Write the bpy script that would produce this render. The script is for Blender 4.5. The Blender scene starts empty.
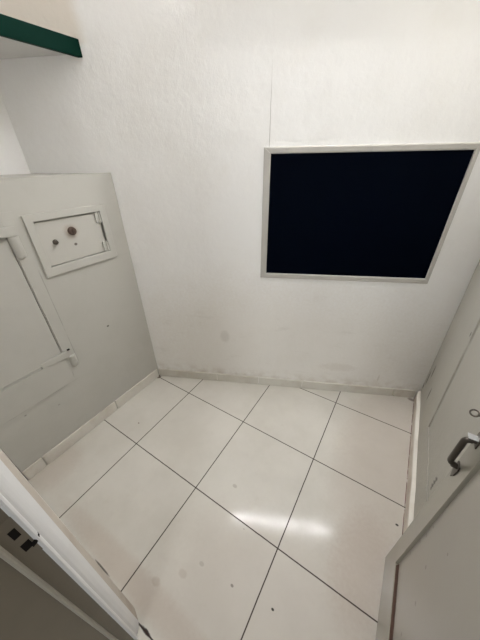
import bpy, bmesh, math, random
from mathutils import Vector, Matrix
random.seed(7)
S = bpy.context.scene
COL = S.collection
H = 1.547                                   # eye height, metres

# ---------------------------------------------------------------- materials
def new_mat(name, rgb, rough=.5, spec=.5, metal=0):
    m = bpy.data.materials.new(name); m.use_nodes = True
    b = m.node_tree.nodes['Principled BSDF']
    b.inputs['Base Color'].default_value = (*rgb, 1)
    b.inputs['Roughness'].default_value = rough
    b.inputs['Specular IOR Level'].default_value = spec
    b.inputs['Metallic'].default_value = metal
    return m

class NT:
    """small node-tree writer"""
    def __init__(s, m):
        s.m = m; s.t = m.node_tree; s.b = s.t.nodes['Principled BSDF']
        s.tc = s.n('ShaderNodeTexCoord'); s.sep = s.n('ShaderNodeSeparateXYZ')
        s.l(s.tc.outputs['Object'], s.sep.inputs[0])
        s.x, s.y, s.z = s.sep.outputs
        s.obj = s.tc.outputs['Object']
    def n(s, k): return s.t.nodes.new(k)
    def l(s, a, b): s.t.links.new(a, b)
    def math(s, op, a, b=None, c=None, clamp=False):
        n = s.n('ShaderNodeMath'); n.operation = op; n.use_clamp = clamp
        for i, v in enumerate((a, b, c)):
            if v is None: continue
            if isinstance(v, (int, float)): n.inputs[i].default_value = v
            else: s.l(v, n.inputs[i])
        return n.outputs[0]
    def noise(s, scale, detail=4, rough=.55, vec=None, stretch=None):
        n = s.n('ShaderNodeTexNoise'); n.inputs['Scale'].default_value = scale
        n.inputs['Detail'].default_value = detail; n.inputs['Roughness'].default_value = rough
        v = vec or s.obj
        if stretch:
            mp = s.n('ShaderNodeMapping'); mp.inputs['Scale'].default_value = stretch
            s.l(v, mp.inputs[0]); v = mp.outputs[0]
        s.l(v, n.inputs['Vector']); return n.outputs['Fac']
    def step(s, v, lo, hi):                 # smooth 0..1
        n = s.n('ShaderNodeMapRange'); n.interpolation_type = 'SMOOTHSTEP'
        s.l(v, n.inputs[0]); n.inputs[1].default_value = lo; n.inputs[2].default_value = hi
        return n.outputs[0]
    def mix(s, fac, a, b):
        n = s.n('ShaderNodeMix'); n.data_type = 'RGBA'
        if isinstance(fac, (int, float)): n.inputs[0].default_value = fac
        else: s.l(fac, n.inputs[0])
        for i, v in ((6, a), (7, b)):
            if isinstance(v, tuple): n.inputs[i].default_value = (*v, 1)
            else: s.l(v, n.inputs[i])
        return n.outputs[2]
    def color(s, c): s.l(c, s.b.inputs['Base Color'])
    def bump(s, h, strength, dist=.002):
        n = s.n('ShaderNodeBump'); n.inputs['Strength'].default_value = strength
        n.inputs['Distance'].default_value = dist
        s.l(h, n.inputs['Height']); s.l(n.outputs[0], s.b.inputs['Normal'])
    def spot(s, coords, centre, radius, soft=.6, wob=0):   # 1 inside, 0 outside
        acc = None
        for v, c, r in zip(coords, centre, radius):
            d = s.math('DIVIDE', s.math('SUBTRACT', v, c), r)
            q = s.math('MULTIPLY', d, d)
            acc = q if acc is None else s.math('ADD', acc, q)
        if wob: acc = s.math('ADD', acc, s.math('MULTIPLY', s.math('SUBTRACT', s.noise(60), .5), wob))
        return s.math('SUBTRACT', 1, s.step(acc, 1 - soft, 1 + soft))

def plaster(name, rgb, dirt, bumpy=.35, marks=None):
    m = new_mat(name, rgb, .62, .3); t = NT(m)
    big = t.step(t.noise(2.2, 6, .65), .42, .70)
    c = t.mix(t.math('MULTIPLY', big, .28), rgb, dirt)
    fine = t.step(t.noise(26, 6, .7, stretch=(1, 1, .45)), .56, .8)
    c = t.mix(t.math('MULTIPLY', fine, .16), c, dirt)
    if marks: c = marks(t, c)
    t.color(c)
    h = t.math('ADD', t.math('MULTIPLY', t.noise(7, 3, .5), 2.5),
               t.math('ADD', t.noise(38, 5, .6), t.math('MULTIPLY', t.noise(170, 2, .5), .25)))
    t.bump(h, bumpy, .006)
    return m

WALL = (.87, .865, .855); WDIRT = (.75, .725, .68)
def back_marks(t, c):
    u, z = t.x, t.z
    # settlement crack running up from the board's corner
    wob = t.math('MULTIPLY', t.math('SUBTRACT', t.noise(9, 3), .5), .006)
    cr = t.math('SUBTRACT', 1, t.step(t.math('ABSOLUTE', t.math('ADD', t.math('ADD', u, .0615), wob)), .0006, .0026))
    win = t.math('MULTIPLY', t.step(z, 1.55, 1.62), t.math('SUBTRACT', 1, t.step(z, 1.66, 1.96)))
    c = t.mix(t.math('MULTIPLY', t.math('MULTIPLY', cr, win), .6), c, (.25, .23, .2))
    # round grey smudge and brush marks low on the wall
    c = t.mix(t.math('MULTIPLY', t.spot((u, z), (-.335, .445), (.032, .048), .8, 1.0), .30), c, (.42, .41, .38))
    c = t.mix(t.math('MULTIPLY', t.spot((u, z), (.50, .235), (.12, .035), .8, 2.2), .20), c, (.45, .40, .34))
    c = t.mix(t.math('MULTIPLY', t.spot((u, z), (.80, .16), (.006, .03), .8), .35), c, (.42, .38, .33))
    c = t.mix(t.math('MULTIPLY', t.spot((u, z), (.05, .34), (1.0, .52), .95, 1.6), .30), c, (.62, .55, .44))
    st = t.math('MULTIPLY', t.step(t.noise(5, 6, .68, stretch=(1, 1, 3.2)), .55, .72), t.math('SUBTRACT', 1, t.step(z, .55, 1.0)))
    c = t.mix(t.math('MULTIPLY', st, .16), c, (.42, .38, .31))
    # cream tint with a soft edge above the shelf
    beige = t.math('MULTIPLY', t.math('SUBTRACT', 1, t.step(t.math('ADD', u, t.math('MULTIPLY', t.noise(12), .06)), -.92, -.83)),
                 t.step(z, 1.985, 2.005))
    c = t.mix(t.math('MULTIPLY', beige, .85), c, (.73, .67, .59))
    # grime just over the baseboard
    g = t.math('MULTIPLY', t.math('SUBTRACT', 1, t.step(z, .08, .17)), t.step(t.noise(14, 5), .35, .7))
    return t.mix(t.math('MULTIPLY', g, .5), c, (.52, .46, .38))
M_back = plaster('white_plaster_back', WALL, WDIRT, .28, back_marks)
M_wall = plaster('white_plaster', WALL, WDIRT, .35)
M_ceil = plaster('ceiling_paint', (.70, .69, .67), (.62, .60, .57), .2)

def right_marks(t, c):
    y, z = t.y, t.z
    g = t.math('MULTIPLY', t.math('SUBTRACT', 1, t.step(z, .10, .55)), t.step(t.noise(9, 5, .6, stretch=(1, 1, .3)), .45, .7))
    c = t.mix(t.math('MULTIPLY', g, .35), c, (.40, .37, .31))
    # shade on the edge of the field, painted as a broken dark line
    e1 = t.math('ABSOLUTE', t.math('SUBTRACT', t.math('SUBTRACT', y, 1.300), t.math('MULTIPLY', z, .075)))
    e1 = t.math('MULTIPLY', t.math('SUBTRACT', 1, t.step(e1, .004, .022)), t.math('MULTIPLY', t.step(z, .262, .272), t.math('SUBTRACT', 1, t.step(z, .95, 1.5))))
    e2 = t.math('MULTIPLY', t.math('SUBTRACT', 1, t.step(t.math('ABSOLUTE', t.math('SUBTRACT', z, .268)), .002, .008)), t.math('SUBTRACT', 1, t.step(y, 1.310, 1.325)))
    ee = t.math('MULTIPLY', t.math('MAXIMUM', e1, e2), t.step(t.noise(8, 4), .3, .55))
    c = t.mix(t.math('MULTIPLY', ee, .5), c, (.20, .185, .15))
    for cy, cz, ry, rz in ((1.395, .845, .007, .012), (1.74, .345, .012, .05), (1.60, .27, .010, .05), (1.80, .24, .014, .06), (1.842, .135, .02, .02)):
        c = t.mix(t.math('MULTIPLY', t.spot((y, z), (cy, cz), (ry, rz), .7), .8), c, (.09, .08, .07))
    # small illegible dark scrawl
    for k in range(7):
        cz = .310 + k * .0125; cy = .930 + (.004 if k % 2 else -.002)
        c = t.mix(t.math('MULTIPLY', t.spot((y, z), (cy, cz), (.012 if k % 2 else .008, .0052), .5, .6), 1.0), c, (.05, .045, .04))
    return c
M_right = plaster('grey_green_wall_paint', (.415, .40, .355), (.35, .33, .28), .22, right_marks)

def gloss_paint(name, rgb, dirt, rough=.3, spec=.5, amt=.35, bump=.12, marks=None, coat=0):
    m = new_mat(name, rgb, rough, spec); t = NT(m)
    c = t.mix(t.math('MULTIPLY', t.step(t.noise(5, 5, .6), .42, .72), amt), rgb, dirt)
    c = t.mix(t.math('MULTIPLY', t.step(t.noise(45, 5, .7), .6, .8), amt * .6), c, dirt)
    if marks: c = marks(t, c)
    t.color(c)
    t.bump(t.math('ADD', t.noise(9, 3), t.math('MULTIPLY', t.noise(70, 4), .3)), bump, .004)
    t.b.inputs['Coat Weight'].default_value = coat
    t.b.inputs['Coat Roughness'].default_value = .12
    return m
def safe_marks(t, c):
    y, z = t.y, t.z
    wv = t.math('MULTIPLY', t.math('SUBTRACT', t.noise(11, 3), .5), .004)
    br = t.step(t.noise(13, 4), .3, .55)
    for v, w, c0, lo, hi, a in ((z, y, .4285, .04, .47, .6), (y, z, .4855, .50, 1.12, .4)):      # shadow lines of the door surround's edges, painted into the colour
        k = t.math('SUBTRACT', 1, t.step(t.math('ABSOLUTE', t.math('ADD', t.math('SUBTRACT', v, c0), wv)), .0012, .0045))
        k = t.math('MULTIPLY', k, t.math('MULTIPLY', t.step(w, lo, lo + .06), t.math('SUBTRACT', 1, t.step(w, hi - .05, hi))))
        c = t.mix(t.math('MULTIPLY', t.math('MULTIPLY', k, a), br), c, (.16, .145, .12))
    for cy, cz, r, a in ((.72, .653, .008, .85), (.15, .40, .006, .5), (.30, .335, .006, .35)):
        c = t.mix(t.math('MULTIPLY', t.spot((y, z), (cy, cz), (r, r * .7), .5), a), c, (.07, .06, .05))
    return c
M_safe = gloss_paint('grey_steel_paint', (.46, .45, .41), (.40, .385, .345), .42, .4, .35, .15, safe_marks)
M_safe_door = gloss_paint('grey_steel_paint_panel', (.46, .45, .412), (.40, .38, .342), .4, .4, .35, .12)
def hatch_marks(t, c):
    y, z = t.y, t.z
    c = t.mix(t.math('MULTIPLY', t.spot((y, z), (.698, 1.18), (.008, .007), .5), .85), c, (.08, .06, .05))
    c = t.mix(t.math('MULTIPLY', t.spot((y, z), (.695, 1.245), (.034, .032), .8, 1.2), .45), c, (.34, .25, .19))
    return c
M_hatch = gloss_paint('hatch_paint', (.485, .472, .43), (.41, .39, .35), .4, .4, .3, .1, hatch_marks)
M_hatch_frame = gloss_paint('hatch_frame_paint', (.465, .455, .415), (.40, .385, .345), .4, .4, .3, .1)
M_dark = new_mat('dark_void', (.012, .010, .009), .8, .1)
M_gap = new_mat('grimy_gap', (.10, .09, .08), .8, .1)
M_rust = gloss_paint('rusty_steel', (.10, .068, .052), (.03, .021, .018), .6, .3, .9, .5)
M_handle = gloss_paint('worn_steel', (.085, .072, .058), (.04, .03, .024), .38, .6, .7, .3)
M_handle.node_tree.nodes['Principled BSDF'].inputs['Metallic'].default_value = .55
M_green = gloss_paint('dark_green_gloss', (.0012, .019, .0125), (.001, .015, .010), .55, .03, .4, .08)
M_shelf = gloss_paint('shelf_white', (.60, .59, .575), (.52, .50, .47), .5, .4, .3, .1)
M_board = new_mat('black_board', (.0004, .0015, .0050), .6, .02)
def frame_marks(t, c):
    g = t.step(t.noise(30, 6, .7, stretch=(1, 1, 1)), .55, .72)
    return t.mix(t.math('MULTIPLY', g, .45), c, (.36, .34, .31))
M_frame = gloss_paint('pale_grey_wood_paint', (.47, .45, .415), (.38, .36, .325), .5, .35, .4, .3, frame_marks)
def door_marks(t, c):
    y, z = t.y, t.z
    k = t.math('MULTIPLY', t.step(y, .600, .622), t.step(t.noise(16, 5, .65), .3, .6))  # recess shade and dirt beside the stile, painted into the panel colour
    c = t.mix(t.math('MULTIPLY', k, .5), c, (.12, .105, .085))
    for cy, cz, r in ((.45, .42, .006), (.40, .30, .006), (.38, .31, .005), (.36, .27, .005), (.52, .50, .006), (.50, .66, .004), (.612, .50, .006), (.615, .44, .005), (.613, .56, .005), (.614, .34, .006)):
        c = t.mix(t.math('MULTIPLY', t.spot((y, z), (cy, cz), (r, r), .6), .6), c, (.10, .08, .07))
    return c
M_door = gloss_paint('glossy_grey_door_paint', (.262, .250, .205), (.22, .20, .165), .3, .5, .35, .05, None, .7)
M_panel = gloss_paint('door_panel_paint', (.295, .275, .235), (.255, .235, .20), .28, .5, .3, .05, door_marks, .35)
M_rustpaint = gloss_paint('rust_stained_paint', (.095, .05, .036), (.04, .022, .016), .6, .3, .8, .4)
M_jamb_white = gloss_paint('white_frame_enamel', (.74, .74, .735), (.62, .61, .59), .3, .5, .3, .15)
M_jamb = gloss_paint('grey_frame_paint', (.195, .166, .122), (.155, .13, .095), .45, .4, .4, .15)
M_jamb_edge = gloss_paint('scuffed_beige_paint', (.50, .45, .39), (.34, .27, .21), .5, .3, .7, .3)
M_bead = gloss_paint('frame_bead_paint', (.40, .375, .315), (.31, .28, .23), .4, .4, .4, .15)

def tile_base():
    m = new_mat('skirting_tile', (.66, .63, .56), .3, .4); t = NT(m)
    c = t.mix(t.math('MULTIPLY', t.step(t.noise(7, 5, .65), .4, .7), .6), (.66, .635, .575), (.54, .49, .42))
    t.color(c); t.bump(t.noise(30, 4), .15, .003)
    return m
M_skirt = tile_base()
M_skirt_dirty = gloss_paint('dirty_skirting', (.64, .58, .51), (.46, .37, .30), .45, .35, .8, .3)
M_mortar = gloss_paint('pale_mortar', (.72, .69, .62), (.58, .52, .44), .6, .3, .5, .6)

def floor_mat():
    m = new_mat('cream_floor_tile', (.6, .57, .5), .13, .14); t = NT(m)
    x, y = t.x, t.y
    base = t.mix(t.step(t.noise(2.5, 5, .6), .35, .7), (.60, .575, .52), (.54, .515, .46))
    base = t.mix(t.math('MULTIPLY', t.step(t.noise(14, 6, .7), .55, .78), .22), base, (.45, .40, .33))
    # footworn brown dirt near the door leaf, the threshold and along the walls
    for cen, rad, a in (((.22, .62), (.12, .22), .40), ((-.62, .05), (.5, .05), .40), ((.20, 1.25), (.22, .62), .33), ((-1.42, .12), (.12, .14), .35), ((-.05, .25), (.5, .35), .22)):
        c_ = t.spot((x, y), cen, rad, .9, .9)
        base = t.mix(t.math('MULTIPLY', c_, a), base, (.40, .32, .26))
    for cen, r, a, col in (((-1.235, .592), .006, .8, (.12, .08, .06)), ((-.297, .461), .004, .4, (.2, .17, .14)),
                      ((-.235, .264), .007, .7, (.15, .13, .11)), ((-.058, .294), .006, .95, (.01, .01, .01)),
                      ((.335, .876), .007, .9, (.02, .02, .02)), ((-.443, .603), .013, .45, (.30, .26, .22)),
                      ((-.39, .25), .012, .4, (.30, .26, .22)), ((-.44, .18), .02, .3, (.34, .27, .22)), ((-.52, .10), .02, .35, (.36, .28, .22))):
        base = t.mix(t.math('MULTIPLY', t.spot((x, y), cen, (r, r * .7), .6, .6), a), base, col)
    def strip(v, c0, half, lo, hi, w, a, col):
        nonlocal base
        k = t.math('MULTIPLY', t.math('SUBTRACT', 1, t.step(t.math('ABSOLUTE', t.math('SUBTRACT', v, c0)), half * .6, half * 1.4)),
                   t.math('MULTIPLY', t.step(w, lo, lo + .03), t.math('SUBTRACT', 1, t.step(w, hi - .03, hi))))
        base = t.mix(t.math('MULTIPLY', t.math('MULTIPLY', k, a), t.step(t.noise(17, 4), .3, .5)), base, col)
    strip(x, .3610, .0018, .70, 1.90, y, 1.0, (.13, .065, .05))
    base = t.mix(t.math('MULTIPLY', t.spot((x, y), (.345, 1.805), (.022, .014), .9, 1.2), .7), base, (.10, .06, .045))
    base = t.mix(t.math('MULTIPLY', t.spot((x, y), (-.447, -.019), (.026, .006), .7, 1.6), .95), base, (.015, .012, .01))
    base = t.mix(t.math('MULTIPLY', t.spot((x, y), (-.76, .002), (.05, .0032), .7, .6), .8), base, (.04, .03, .025))
    base = t.mix(t.math('MULTIPLY', t.spot((x, y), (-1.462, .985), (.02, .02), .7, .4), .8), base, (.10, .07, .055))
    # grout lines of the 50 cm tiles
    wob = t.math('MULTIPLY', t.math('SUBTRACT', t.noise(22, 3), .5), .0022)
    def lines(v, off, pitch):
        q = t.math('DIVIDE', t.math('SUBTRACT', t.math('ADD', v, wob), off), pitch)
        d = t.math('MULTIPLY', t.math('ABSOLUTE', t.math('SUBTRACT', q, t.math('ROUND', q))), pitch)
        return t.math('SUBTRACT', 1, t.step(d, .0019, .0034))
    g = t.math('MAXIMUM', lines(x, -1.122, .499), lines(y, .982, .501))
    c = t.mix(t.math('MULTIPLY', g, .93), base, (.03, .018, .014))
    t.color(c)
    ro = t.math('ADD', .095, t.math('MULTIPLY', t.step(t.noise(11, 5, .6), .35, .75), .10))
    t.l(t.math('MAXIMUM', ro, t.math('MULTIPLY', g, .8)), t.b.inputs['Roughness'])
    h = t.math('SUBTRACT', t.math('MULTIPLY', t.noise(5, 3, .5), .35), t.math('MULTIPLY', g, .5))
    t.bump(h, .10, .004)
    return m
M_floor = floor_mat()
M_tube = bpy.data.materials.new('lit_tube'); M_tube.use_nodes = True
tn = M_tube.node_tree; tn.nodes.clear()
em = tn.nodes.new('ShaderNodeEmission'); em.inputs[0].default_value = (.99, .985, 1.0, 1); em.inputs[1].default_value = 232
ou = tn.nodes.new('ShaderNodeOutputMaterial'); tn.links.new(em.outputs[0], ou.inputs[0])
M_batten = new_mat('white_batten', (.78, .78, .77), .4, .4)
M_sheen = new_mat('sheen_metal', (.6, .6, .6), .35, .5, .8)

# ---------------------------------------------------------------- mesh helpers
class MB:
    def __init__(s): s.bm = bmesh.new()
    def box(s, a, b, mi=0, M=None):
        v = []
        for z in (a[2], b[2]):
            for (x, y) in ((a[0], a[1]), (b[0], a[1]), (b[0], b[1]), (a[0], b[1])):
                p = Vector((x, y, z)); v.append(s.bm.verts.new(M @ p if M else p))
        for f in ((3, 2, 1, 0), (4, 5, 6, 7), (0, 1, 5, 4), (1, 2, 6, 5), (2, 3, 7, 6), (3, 0, 4, 7)):
            s.bm.faces.new([v[i] for i in f]).material_index = mi
        return s
    def prism(s, pts, z0, z1, mi=0, M=None, top=None):
        """closed plan polygon (x,y), extruded z0..z1 ; mi may be a list per side"""
        lo, hi = [], []
        for (x, y), (xt, yt) in zip(pts, top or pts):
            p, q = Vector((x, y, z0)), Vector((xt, yt, z1))
            lo.append(s.bm.verts.new(M @ p if M else p)); hi.append(s.bm.verts.new(M @ q if M else q))
        n = len(pts)
        for i in range(n):
            j = (i + 1) % n
            f = s.bm.faces.new((lo[i], lo[j], hi[j], hi[i]))
            f.material_index = mi[i] if isinstance(mi, (list, tuple)) else mi
        k = mi[0] if isinstance(mi, (list, tuple)) else mi
        s.bm.faces.new(lo[::-1]).material_index = k; s.bm.faces.new(hi).material_index = k
        return s
    def tube(s, pts, r, seg=10, mi=0, closed=False):
        pts = [Vector(p) for p in pts]; rings = []; n = len(pts); ref = None
        for i, p in enumerate(pts):
            a = pts[(i - 1) % n] if (closed or i) else p
            b = pts[(i + 1) % n] if (closed or i < n - 1) else p
            d = (b - a).normalized()
            if ref is None:
                ref = d.orthogonal().normalized()
            ref = (ref - d * ref.dot(d)).normalized(); w = d.cross(ref)
            rr = r[i] if isinstance(r, (list, tuple)) else r
            rings.append([s.bm.verts.new(p + (ref * math.cos(t) + w * math.sin(t)) * rr)
                          for t in [2 * math.pi * k / seg for k in range(seg)]])
        for i in range(n if closed else n - 1):
            A, B = rings[i], rings[(i + 1) % n]
            for k in range(seg):
                s.bm.faces.new((A[k], A[(k + 1) % seg], B[(k + 1) % seg], B[k])).material_index = mi
        if not closed:
            s.bm.faces.new(rings[0][::-1]).material_index = mi; s.bm.faces.new(rings[-1]).material_index = mi
        return s
    def lathe(s, o, axis, prof, seg=20, mi=0):
        """profile of (distance along axis, radius)"""
        return s.tube([Vector(o) + Vector(axis) * d for d, r in prof], [max(r, 1e-4) for d, r in prof], seg, mi)
    def build(s, name, mats, parent=None, bevel=0, smooth=False, seg=2):
        bm = s.bm
        bmesh.ops.recalc_face_normals(bm, faces=bm.faces)
        if bevel:
            e = [e for e in bm.edges if len(e.link_faces) == 2 and e.calc_face_angle() > .5]
            bmesh.ops.bevel(bm, geom=e, offset=bevel, segments=seg, affect='EDGES', clamp_overlap=True)
        me = bpy.data.meshes.new(name); bm.to_mesh(me); bm.free()
        for m in (mats if isinstance(mats, (list, tuple)) else [mats]): me.materials.append(m)
        for p in me.polygons: p.use_smooth = smooth
        if smooth:
            try: me.set_sharp_from_angle(angle=math.radians(40))
            except Exception: pass
        o = bpy.data.objects.new(name, me); COL.objects.link(o)
        if parent: o.parent = parent
        return o
def tag(o, label=None, cat=None, group=None, kind=None):
    for k, v in (('label', label), ('category', cat), ('group', group), ('kind', kind)):
        if v: o[k] = v
    return o
def thing(name, loc, label, cat):
    o = bpy.data.objects.new(name, None); COL.objects.link(o); o.location = loc; o.empty_display_size = .1
    return tag(o, label, cat)
def structure(o): o['kind'] = 'structure'; return o
def part(mb, name, mats, parent, **k):
    """mesh written in world coordinates, parented; keeps its world place at any depth"""
    o = mb.build(name, mats, None, **k)
    o.parent = parent
    if parent.type == 'EMPTY':              # parts of parts already sit at the world origin
        o.matrix_parent_inverse = Matrix.Translation(-parent.location)
    return o

# ---------------------------------------------------------------- room plan
XL, XS, YF = -1.92, -1.472, 0.0             # left wall, safe front, front wall
ANG = math.radians(24.63)
WD = Vector((math.cos(ANG), math.sin(ANG), 0)); ND = Vector((-math.sin(ANG), math.cos(ANG), 0))
DB = 1.526
BP = ND * DB
def yb(x): return BP.y + (x - BP.x) * WD.y / WD.x      # back wall line
CEIL = 2.90
XR = .383

structure(MB().prism([(-2.05, -.32), (.55, -.32), (.55, yb(.55) + .1), (-2.05, yb(-2.05) + .1)], -.06, 0).build('floor', M_floor))
structure(MB().prism([(-2.05, -.32), (.55, -.32), (.55, yb(.55) + .1), (-2.05, yb(-2.05) + .1)], CEIL, CEIL + .06).build('ceiling', M_ceil))
# back wall, local X along the wall, Y into it
bw = structure(MB().box((-1.62, 0, 0), (1.32, .12, CEIL)).build('wall_back', M_back))
bw.matrix_world = Matrix.Translation(BP) @ Matrix.Rotation(ANG, 4, 'Z')
structure(MB().box((XL - .12, -.25, 0), (XL, yb(XL) + .02, CEIL)).build('wall_left', M_wall))

# right wall: leans a little, with a shallow recessed field
def right_wall():
    bm = bmesh.new()
    ys = [-.30, 1.300, 1.303, yb(.383) + .05]
    zs = [0, .268, .271, 1.10, CEIL]
    def xx(z): return XR - .028 * min(z, 1.1) / 1.1
    g = []
    for j, z in enumerate(zs):
        row = []
        for i, y in enumerate(ys):
            rec = .004 if (i < 2 and j > 1) else 0
            yy = y + (.075 * min(z, 1.1) if i in (1, 2) else 0)
            row.append(bm.verts.new((xx(z) + rec, yy, z)))
        g.append(row)
    for j in range(len(zs) - 1):
        for i in range(len(ys) - 1):
            bm.faces.new((g[j][i], g[j][i + 1], g[j + 1][i + 1], g[j + 1][i]))
    # thickness
    top = [bm.verts.new((XR + .12, y, z)) for (y, z) in ((ys[0], 0), (ys[-1], 0), (ys[-1], CEIL), (ys[0], CEIL))]
    bm.faces.new(top)
    edges = [[g[0][i] for i in range(4)], [g[j][3] for j in range(5)], [g[4][i] for i in range(3, -1, -1)], [g[j][0] for j in range(4, -1, -1)]]
    for k, e in enumerate(edges):
        bm.faces.new(e + [top[(k + 1) % 4], top[k]])
    m = MB(); m.bm.free(); m.bm = bm
    return m
structure(right_wall().build('wall_right', M_right))

# front wall: left of the doorway, lintel, right return
structure(MB().box((XL, -.25, 0), (-.565, -.001, CEIL)).box((-.565, -.25, 2.10), (XR - .03, -.001, CEIL))
          .box((.352, -.25, 0), (.3825, -.06, 2.10)).build('wall_front', M_wall))

# ---------------------------------------------------------------- baseboards
def tile_row(pts_fn, s0, s1, first, pitch, gap=.006):
    out = []; a = s0; k = first
    while a < s1 - .01:
        b = min(k, s1)
        if b > a: out.append((a + gap / 2, b - gap / 2))
        a = max(a, b); k += pitch
    return out
# back: local frame of the wall
mb = MB()
Mb = Matrix.Translation(BP) @ Matrix.Rotation(ANG, 4, 'Z')
u0 = (XS - BP.x) / WD.x + .006; u1 = (XR - .028 - BP.x) / WD.x - .006
for a, b in tile_row(None, u0, u1, -.415, .337):
    mb.box((a, -.011, 0.0005), (b, -.0005, .076), 0, Mb)
structure(mb.build('baseboard_back', M_skirt, bevel=.002))
mb = MB()
for a, b in tile_row(None, .001, yb(XS) - .012, .105, .486):
    mb.box((XS + .0005, a, .0005), (XS + .011, b, .082))
structure(mb.build('baseboard_left', M_skirt, bevel=.002))
# right: dirty tile face with a rough mortar ledge on top
mb = MB(); bm = mb.bm
prev = None; n = 48; y0, y1 = -.05, yb(.365) - .012
for i in range(n + 1):
    y = y0 + (y1 - y0) * i / n
    w = .004 * math.sin(y * 7.3) + .002 * math.sin(y * 23 + 1)
    lip = .0095 + .0035 * math.sin(y * 9 + 2.0)
    h = .078 + .003 * math.sin(y * 13) + .002 * math.sin(y * 31)
    ring = [bm.verts.new(p) for p in ((.3645, y, .0005), (.3625 + w * .3, y, h - .018), (.3605 + lip * .2 + w * .3, y, h), (XR - .003, y, h + .009), (XR - .001, y, .0005))]
    if prev:
        for k in range(5):
            f = bm.faces.new((prev[k], prev[(k + 1) % 5], ring[(k + 1) % 5], ring[k]))
            f.material_index = 0 if k == 0 else 1
    else: bm.faces.new(ring[::-1])
    prev = ring
bm.faces.new(prev)
structure(mb.build('baseboard_right', [M_skirt_dirty, M_mortar], smooth=True))

# ---------------------------------------------------------------- built-in safe (left)
safe = thing('built_in_safe', (XS, .5, 0), 'tall grey painted steel safe on the left with a small hatch and hinged door', 'safe')
YS = yb(XS) - .002
T = .008                                    # plate thickness on the front
xf = XS - T
ybk = yb(XL) - .002
body = MB().prism([(XL + .001, .001), (xf, .001), (xf, yb(xf) - .002), (XL + .001, ybk)], .0005, 1.490)
part(body, 'body', M_safe, safe)
DY, DZ0, DZ1 = .423, .615, 1.276             # door edge, bottom, top
HY0, HY1, HZ0, HZ1 = .508, .906, 1.057, 1.350  # hatch frame outside
IY0, IY1, IZ0, IZ1 = .543, .870, 1.102, 1.318  # hatch opening
fp = MB()
# front plate with the door opening and the hatch opening left out
def plate(y0, y1, z0, z1): fp.box((xf, y0, z0), (XS, y1, z1))
def plate_right(y0, z0, z1):
    fp.prism([(xf, y0), (XS, y0), (XS, YS), (xf, YS)], z0, z1)
g = .0022
plate(.001, DY + g, .084, DZ0 - g); plate(.001, DY + g, DZ1 + g, 1.490)
fp.box((xf, .001, .0005), (XS, DY + g, .084))
plate(DY + g, IY0, .0005, 1.490)
plate(IY0, IY1, .0005, IZ0); plate(IY0, IY1, IZ1, 1.490)
plate_right(IY1, .0005, 1.490)
o = part(fp, 'front_plate', M_safe, safe)
# thin top slab, seen edge on
part(MB().prism([(XL + .001, .001), (XS, .001), (XS, yb(XS) - .002), (XL + .001, ybk)], 1.4905, 1.4955), 'top_slab', M_safe, safe, bevel=.0008)
# flat bar frame welded round the door
fb = MB()
fb.box((XS, DY + .006, .430), (XS + .006, DY + .062, 1.372))
fb.box((XS, .002, .430), (XS + .006, DY + .006, .608))
fb.box((XS, .002, 1.283), (XS + .006, DY + .006, 1.372))
part(fb, 'door_surround', M_safe, safe, bevel=.0014)
door = part(MB().box((xf + .0005, .004, DZ0), (XS + .001, DY, DZ1)), 'door', M_safe_door, safe, bevel=.0015)
# hinges of the safe door: strap and a rounded knuckle
hg = MB().box((XS + .005, .02, 1.277), (XS + .024, .470, 1.316))
part(hg, 'strap_hinge', M_safe, door, bevel=.003)
def knuckle(z0, z1, y):
    m = MB(); r = .021
    m.lathe((XS + .0035, y, z0), (0, 0, 1), [(0, .004), (.003, .010), (.009, r - .003), (.018, r), (z1 - z0 - .002, r), (z1 - z0, r - .002)], 20)
    return m
part(knuckle(1.172, 1.276, .446), 'hinge_knuckle', M_safe, door, smooth=True)
m = MB(); bmx = m.bm
m.prism([(XS + .001, .318), (XS + .006, .312), (XS + .019, .440), (XS + .019, .452), (XS + .001, .452)], .600, .640)
part(m, 'strap_hinge', M_safe, door, bevel=.003)
part(knuckle(.520, .598, .462), 'hinge_knuckle', M_safe, door, smooth=True)
part(MB().lathe((XS + .012, .458, .6415), (0, 0, 1), [(0, .008), (.003, .008)], 12), 'hinge_pin', M_dark, door)
# hatch
hf = MB()
prof = [((HY0, HZ0), (IY0, IZ0)), ((HY1, HZ0), (IY1, IZ0)), ((HY1, HZ1), (IY1, IZ1)), ((HY0, HZ1), (IY0, IZ1))]
loops = []
for dx, f in ((0, 0), (.0095, .01), (.011, .06), (.011, .96), (.0095, 1.0), (-T + .0005, 1.0)):
    loops.append([hf.bm.verts.new((XS + dx, a[0] + (b[0] - a[0]) * f, a[1] + (b[1] - a[1]) * f)) for a, b in prof])
for A, B in zip(loops, loops[1:]):
    for i in range(4):
        j = (i + 1) % 4; hf.bm.faces.new((A[i], A[j], B[j], B[i]))
for i in range(4):
    j = (i + 1) % 4; hf.bm.faces.new((loops[-1][i], loops[-1][j], loops[0][j], loops[0][i]))
part(hf, 'hatch_frame', M_hatch_frame, safe)
hd = part(MB().box((xf + .0005, IY0 + .003, IZ0 + .003), (XS - .001, IY1 - .011, IZ1 - .006)), 'hatch_door', M_hatch, safe, bevel=.001)
for z0, z1, nm in ((1.262, 1.316, 'hatch_hinge'), (1.106, 1.160, 'hatch_hinge')):
    m = MB().box((XS - .0008, IY1 - .030, z0), (XS + .008, IY1 - .013, z1))
    m.tube([(XS + .009, IY1 - .0085, z0), (XS + .009, IY1 - .0085, z1)], .0055, 12)
    part(m, nm, M_hatch_frame, hd, bevel=.0008)
m = MB().lathe((XS - .0008, .700, 1.247), (1, 0, 0), [(0, .021), (.003, .021), (.006, .0195), (.010, .019), (.0125, .016), (.0105, .013), (.0105, .004), (.014, .004), (.014, .001)], 24)
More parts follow.
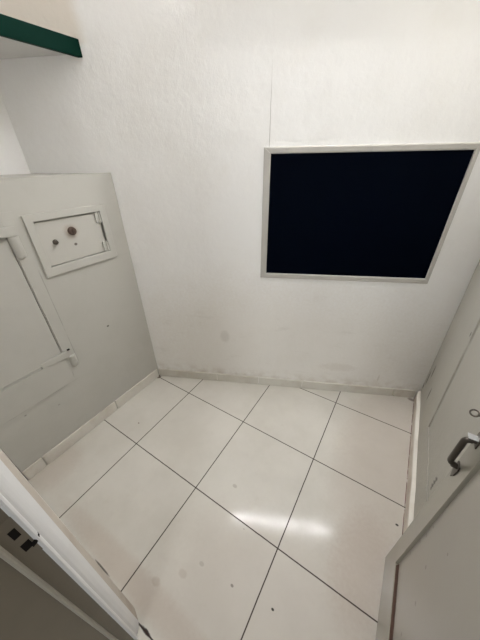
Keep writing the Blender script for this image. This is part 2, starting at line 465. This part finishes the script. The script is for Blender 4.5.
m.box((XS + .010, .698, 1.234), (XS + .0145, .702, 1.260))
tag(part(m, 'dial', M_rust, hd, smooth=True), 'rusty round lock dial')
m = MB().lathe((XS - .0008, .606, 1.212), (1, 0, 0), [(0, .013), (.003, .012), (.005, .009), (.016, .0085), (.019, .006), (.020, .001)], 18)
tag(part(m, 'knob', M_handle, hd, smooth=True), 'small dark pull knob')

# ---------------------------------------------------------------- shelf
SZ0, SZ1 = 1.951, 2.011
sh = thing('wall_shelf', (XS, .5, SZ0), 'white wall shelf with a dark green front edge, high above the grey safe', 'shelf')
xi = XS - .020
part(MB().prism([(XL + .001, .001), (xi, .001), (xi, yb(xi) - .002), (XL + .001, ybk)], SZ0 + .014, SZ1), 'board', M_shelf, sh)
tag(part(MB().prism([(xi + .0005, .001), (XS, .001), (XS, yb(XS) - .002), (xi + .0005, yb(xi) - .002)], SZ0, SZ1), 'front_edge', M_green, sh, bevel=.0015), 'dark green front edge')

# ---------------------------------------------------------------- framed black board on the back wall
bd = thing('framed_board', (0, 0, 0), 'large black rectangular board in a pale grey wooden frame, hung on the white back wall', 'board')
FT = .016
def uz(u, z, off):                          # wall reading -> true spot at an offset in front of the wall
    k = (DB - off) / DB
    return u * k, H + (z - H) * k
ob0, ob1 = uz(-.088, .914, FT), uz(.884, 1.597, FT)
ib0, ib1 = uz(-.053, .945, FT), uz(.863, 1.568, FT)
fm = MB()
prof = [((ob0[0], ob0[1]), (ib0[0], ib0[1])), ((ob1[0], ob0[1]), (ib1[0], ib0[1])), ((ob1[0], ob1[1]), (ib1[0], ib1[1])), ((ob0[0], ob1[1]), (ib0[0], ib1[1]))]
for k in range(4):                          # four mitred mouldings
    a0, b0 = prof[k]; a1, b1 = prof[(k + 1) % 4]
    d = Vector((a1[0] - a0[0], a1[1] - a0[1])).normalized() * .0006
    sec = [(.0005, 0), (.010, 0.0), (FT - .002, .08), (FT, .2), (FT, .85), (FT - .003, 1), (.0005, 1)]
    L = []
    for (a, b, s) in ((a0, b0, 1), (a1, b1, -1)):
        L.append([fm.bm.verts.new((a[0] + (b[0] - a[0]) * f + d.x * s, -t, a[1] + (b[1] - a[1]) * f + d.y * s)) for t, f in sec])
    for i in range(len(sec)):
        j = (i + 1) % len(sec); fm.bm.faces.new((L[0][i], L[0][j], L[1][j], L[1][i]))
    fm.bm.faces.new(L[0]); fm.bm.faces.new(L[1][::-1])
fr = fm.build('frame', M_frame)
pn = MB().box((ib0[0] - .002, -.006, ib0[1] - .002), (ib1[0] + .002, -.001, ib1[1] + .002)).build('panel', M_board)
bd.location = BP + Vector((0, 0, 0)); bd.rotation_euler = (0, 0, ANG)
fr.parent = bd; pn.parent = bd
fr['label'] = 'pale grey painted wooden frame'

# ---------------------------------------------------------------- open door leaf against the right wall
d1 = thing('door_1', (.302, .02, 0), 'open grey painted steel door swung back against the right wall, with a worn pull handle', 'door')
d1['kind'] = 'structure'
DX0, DX1 = .302, .340
Y0, Y1, Z0, Z1 = -.03, .711, .006, 2.04
SY, RZ = .630, .186                         # inner edges of stile and bottom rail
REC = .009
fr2 = MB(); bm = fr2.bm
# leaf frame as one ring with a recessed field
sq = lambda x, a, b, c, d: [bm.verts.new((x, p, q)) for p, q in ((a, c), (b, c), (b, d), (a, d))]
Li = [sq(DX1, Y0, Y1, Z0, Z1), sq(DX0 + .003, Y0, Y1, Z0, Z1), sq(DX0, Y0 + .003, Y1 - .003, Z0 + .003, Z1 - .003),
      sq(DX0, Y0 + .10, SY, RZ, Z1 - .10), sq(DX0 + .0025, Y0 + .1025, SY - .002, RZ + .002, Z1 - .1025), sq(DX0 + REC, Y0 + .105, SY - .005, RZ + .006, Z1 - .105), sq(DX1, Y0 + .105, SY - .005, RZ + .006, Z1 - .105)]
for A, B in zip(Li, Li[1:] + Li[:1]):
    for i in range(4):
        j = (i + 1) % 4; bm.faces.new((A[i], A[j], B[j], B[i]))
part(fr2, 'leaf_frame', M_door, d1)
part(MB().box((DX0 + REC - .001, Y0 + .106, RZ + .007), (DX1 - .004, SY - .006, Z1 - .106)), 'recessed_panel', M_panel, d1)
m = MB(); ys = [Y0 + .11 + (SY - .009 - Y0 - .11) * k / 30 for k in range(31)]
P_ = None
for y in ys:
    w = .004 * random.random()
    r_ = [m.bm.verts.new(q) for q in ((DX0 + .0026, y, RZ + .0022), (DX0 + REC - .0015, y, RZ + .0065), (DX0 + REC - .0015, y, RZ + .024 + w), (DX0 + .0062, y, RZ + .0105 + w * .4))]
    if P_:
        for k in range(4): m.bm.faces.new((P_[k], P_[(k + 1) % 4], r_[(k + 1) % 4], r_[k]))
    else: m.bm.faces.new(r_[::-1])
    P_ = r_
m.bm.faces.new(P_)
tag(part(m, 'rusty_seam', M_rustpaint, d1), 'rust brown seam along the bottom rail')
hnd = MB()
pl, pu = Vector((DX0, .686, .777)), Vector((DX0, .686, .899))
px = .0255
pts = [pl, pl + Vector((-.014, 0, .002))]
for k in range(5):
    t = k / 4 * math.pi / 2
    pts.append(pl + Vector((-.012 - .012 * math.sin(t), 0, .004 + .012 * (1 - math.cos(t)) + .002)))
q = pu
for k in range(5):
    t = (1 - k / 4) * math.pi / 2
    pts.append(q + Vector((-.012 - .012 * math.sin(t), 0, -.004 - .012 * (1 - math.cos(t)))))
pts += [q + Vector((-.010, 0, 0)), q]
hnd.tube(pts, .0082, 12)
hd2 = part(hnd, 'pull_handle', M_handle, d1, smooth=True); hd2['label'] = 'worn dark steel pull handle'
m = MB()
m.prism([(-.016, 0), (-.011, -.030), (.002, -.052), (.013, -.028), (.014, .012), (-.014, .014)], 0, .003, M=Matrix.Translation((DX0 - .0032, pl.y, pl.z)) @ Matrix(((0, 0, 1, 0), (1, 0, 0, 0), (0, 1, 0, 0), (0, 0, 0, 1))))
part(m, 'handle_plate', M_handle, hd2, bevel=.0008)
m = MB()
m.prism([(-.016, -.014), (.016, -.014), (.016, .020), (.006, .034), (-.010, .032), (-.016, .016)], 0, .003, M=Matrix.Translation((DX0 - .0032, pu.y, pu.z)) @ Matrix(((0, 0, 1, 0), (1, 0, 0, 0), (0, 1, 0, 0), (0, 0, 0, 1))))
part(m, 'handle_plate', M_handle, hd2, bevel=.0008)

part(MB().box((DX0 - .024, pu.y - .010, pu.z + .0085), (DX0 - .001, pu.y + .010, pu.z + .011)), 'handle_sheen', M_sheen, hd2, bevel=.0008)  # bright plate added for the sheen on top of the upper arm
# ---------------------------------------------------------------- ring bolt on the right wall
cx, cy, cz = .340, .888, .824
rb = thing('ring_bolt', (XR, cy, cz), 'small dark iron ring bolt on the right wall, just above the door handle', 'ring bolt')
R_ = .0105
part(MB().tube([Vector((cx + R_ * math.cos(t), cy + R_ * 1.5 * math.sin(t), cz + .004 * math.cos(t))) for t in [2 * math.pi * k / 28 for k in range(28)]], .0028, 8, closed=True), 'ring', M_handle, rb, smooth=True)
part(MB().tube([(cx + .0085, cy - .003, cz), (cx + .020, cy - .004, cz - .002), (XR - .010, cy - .005, cz - .003)], .003, 8), 'shank', M_handle, rb, smooth=True)

# ---------------------------------------------------------------- left door jamb with its strike
foot = [(-.564, -.0008), (-.535, -.0015), (-.493, -.016), (-.479, -.026), (-.471, -.036), (-.468, -.044), (-.461, -.045), (-.458, -.048),
        (-.459, -.051), (-.466, -.054), (-.468, -.056), (-.468, -.080), (-.463, -.082), (-.4615, -.0855), (-.463, -.089), (-.469, -.091), (-.469, -.26), (-.564, -.26)]
lean = [0, 0, .0135, .014, .016, .019, .019, .019, .019, .019, .019, .003, .003, .003, .003, .003, 0, 0]
head = [(x, y + d) for (x, y), d in zip(foot, lean)]
structure(MB().prism(foot, .0005, 2.10, [3, 3, 0, 0, 0, 0, 0, 0, 0, 0, 1, 2, 2, 2, 2, 1, 1, 1], top=head).build('trim_1', [M_jamb_white, M_jamb, M_bead, M_jamb_edge]))
jx = -.468
def sy(z): return .013 * (z / 2.1)
st = thing('strike_plate', (jx, -.06, .92), 'small lock strike plate with two dark square holes on the grey door jamb', 'strike plate')
part(MB().box((jx + .0001, -.0725, .865), (jx + .0012, -.0455, 1.01)), 'plate', M_jamb, st, bevel=.0005)
part(MB().box((jx + .0009, -.0638, .950), (jx + .0016, -.0523, .979)), 'hole', M_dark, st)
part(MB().box((jx + .0009, -.0650, .899), (jx + .0016, -.0505, .925)), 'hole', M_dark, st)
m = MB().prism([(-.053, .908), (-.048, .909), (-.043, .914), (-.037, .923), (-.0355, .920), (-.040, .909), (-.046, .905), (-.053, .903)], 0, .0078,
         M=Matrix.Translation((jx + .0008, 0, 0)) @ Matrix(((0, 0, 1, 0), (1, 0, 0, 0), (0, 1, 0, 0), (0, 0, 0, 1))))
part(m, 'broken_edge', M_dark, st)
# ---------------------------------------------------------------- fluorescent fitting over the board, above the picture
TZ, TO, LIP, SKY, SKZ = 2.33, .050, .054, .0485, -.080
fl = thing('fluorescent_light', BP + Vector((0, 0, TZ)), 'long fluorescent tube fitting high on the back wall, mirrored in the floor tiles', 'light')
fl.rotation_euler = (0, 0, ANG)
def fpart(mb, n, mt, **k):
    o = mb.build(n, mt, None, **k); o.parent = fl; return o
fpart(MB().box((-.395, -.030, -.022), (.875, -.0005, .022)), 'batten', M_batten, bevel=.003)
# sloping sheet wings, added unseen to keep direct tube light off the upper wall
tr = MB()
for sec in ([(-.0305, .004), (-.0305, .024), (-LIP, .034), (-LIP, .0325), (-.032, .0225), (-.032, .004)],
            [(-.001, -.0225), (-.0305, -.0225), (-SKY, SKZ), (-SKY + .0015, SKZ), (-.029, -.024), (-.001, -.024)]):
    a, b = [], []
    for u, L in ((-.355, a), (.835, b)):
        for y, z in sec: L.append(tr.bm.verts.new((u, y, z)))
    for i in range(6):
        j = (i + 1) % 6; tr.bm.faces.new((a[i], a[j], b[j], b[i]))
    tr.bm.faces.new(a); tr.bm.faces.new(b[::-1])
fpart(tr, 'wall_light_shield', M_batten)
fpart(MB().box((-.395, -.062, -.018), (-.36, -.030, .018)), 'lamp_holder', M_batten, bevel=.003)
fpart(MB().box((.84, -.062, -.018), (.875, -.030, .018)), 'lamp_holder', M_batten, bevel=.003)
fpart(MB().tube([(-.359, -TO, 0), (.839, -TO, 0)], .013, 16), 'tube', M_tube, smooth=True)

# unseen fill light added behind the doorway to even out the back wall
ld = bpy.data.lights.new('added_wall_fill', 'AREA'); ld.shape = 'RECTANGLE'; ld.size = 1.1; ld.size_y = 1.2
ld.energy = 54; ld.color = (.93, .97, 1.0)
lo = bpy.data.objects.new('added_wall_fill', ld); COL.objects.link(lo)
lo.location = (.66, -3.6, 2.35)
lo.rotation_euler = (Vector((-.45, 1.4, .75)) - lo.location).to_track_quat('-Z', 'Y').to_euler()

# ---------------------------------------------------------------- world, camera, view
w = bpy.data.worlds.new('corridor_light'); S.world = w; w.use_nodes = True
bg = w.node_tree.nodes['Background']; bg.inputs[0].default_value = (1, .95, .88, 1); bg.inputs[1].default_value = .2

cam = bpy.data.cameras.new('camera'); co = bpy.data.objects.new('camera', cam); COL.objects.link(co)
cam.sensor_fit = 'HORIZONTAL'; cam.sensor_width = 36; cam.lens = 260.146 / 480 * 36; cam.clip_start = .01
R = Matrix.Rotation(math.radians(32.876), 4, 'Z') @ Matrix.Rotation(math.radians(90 - 31.696), 4, 'X') @ Matrix.Rotation(math.radians(-1.02), 4, 'Z')
co.matrix_world = Matrix.Translation((0, 0, H)) @ R
S.camera = co
S.view_settings.view_transform = 'Standard'; S.view_settings.look = 'None'
S.view_settings.exposure = 0; S.view_settings.gamma = 1; S.view_settings.use_curve_mapping = False
S.cycles.use_denoising = True
S.cycles.max_bounces = 14; S.cycles.diffuse_bounces = 10; S.cycles.glossy_bounces = 6
S.cycles.sample_clamp_indirect = 8
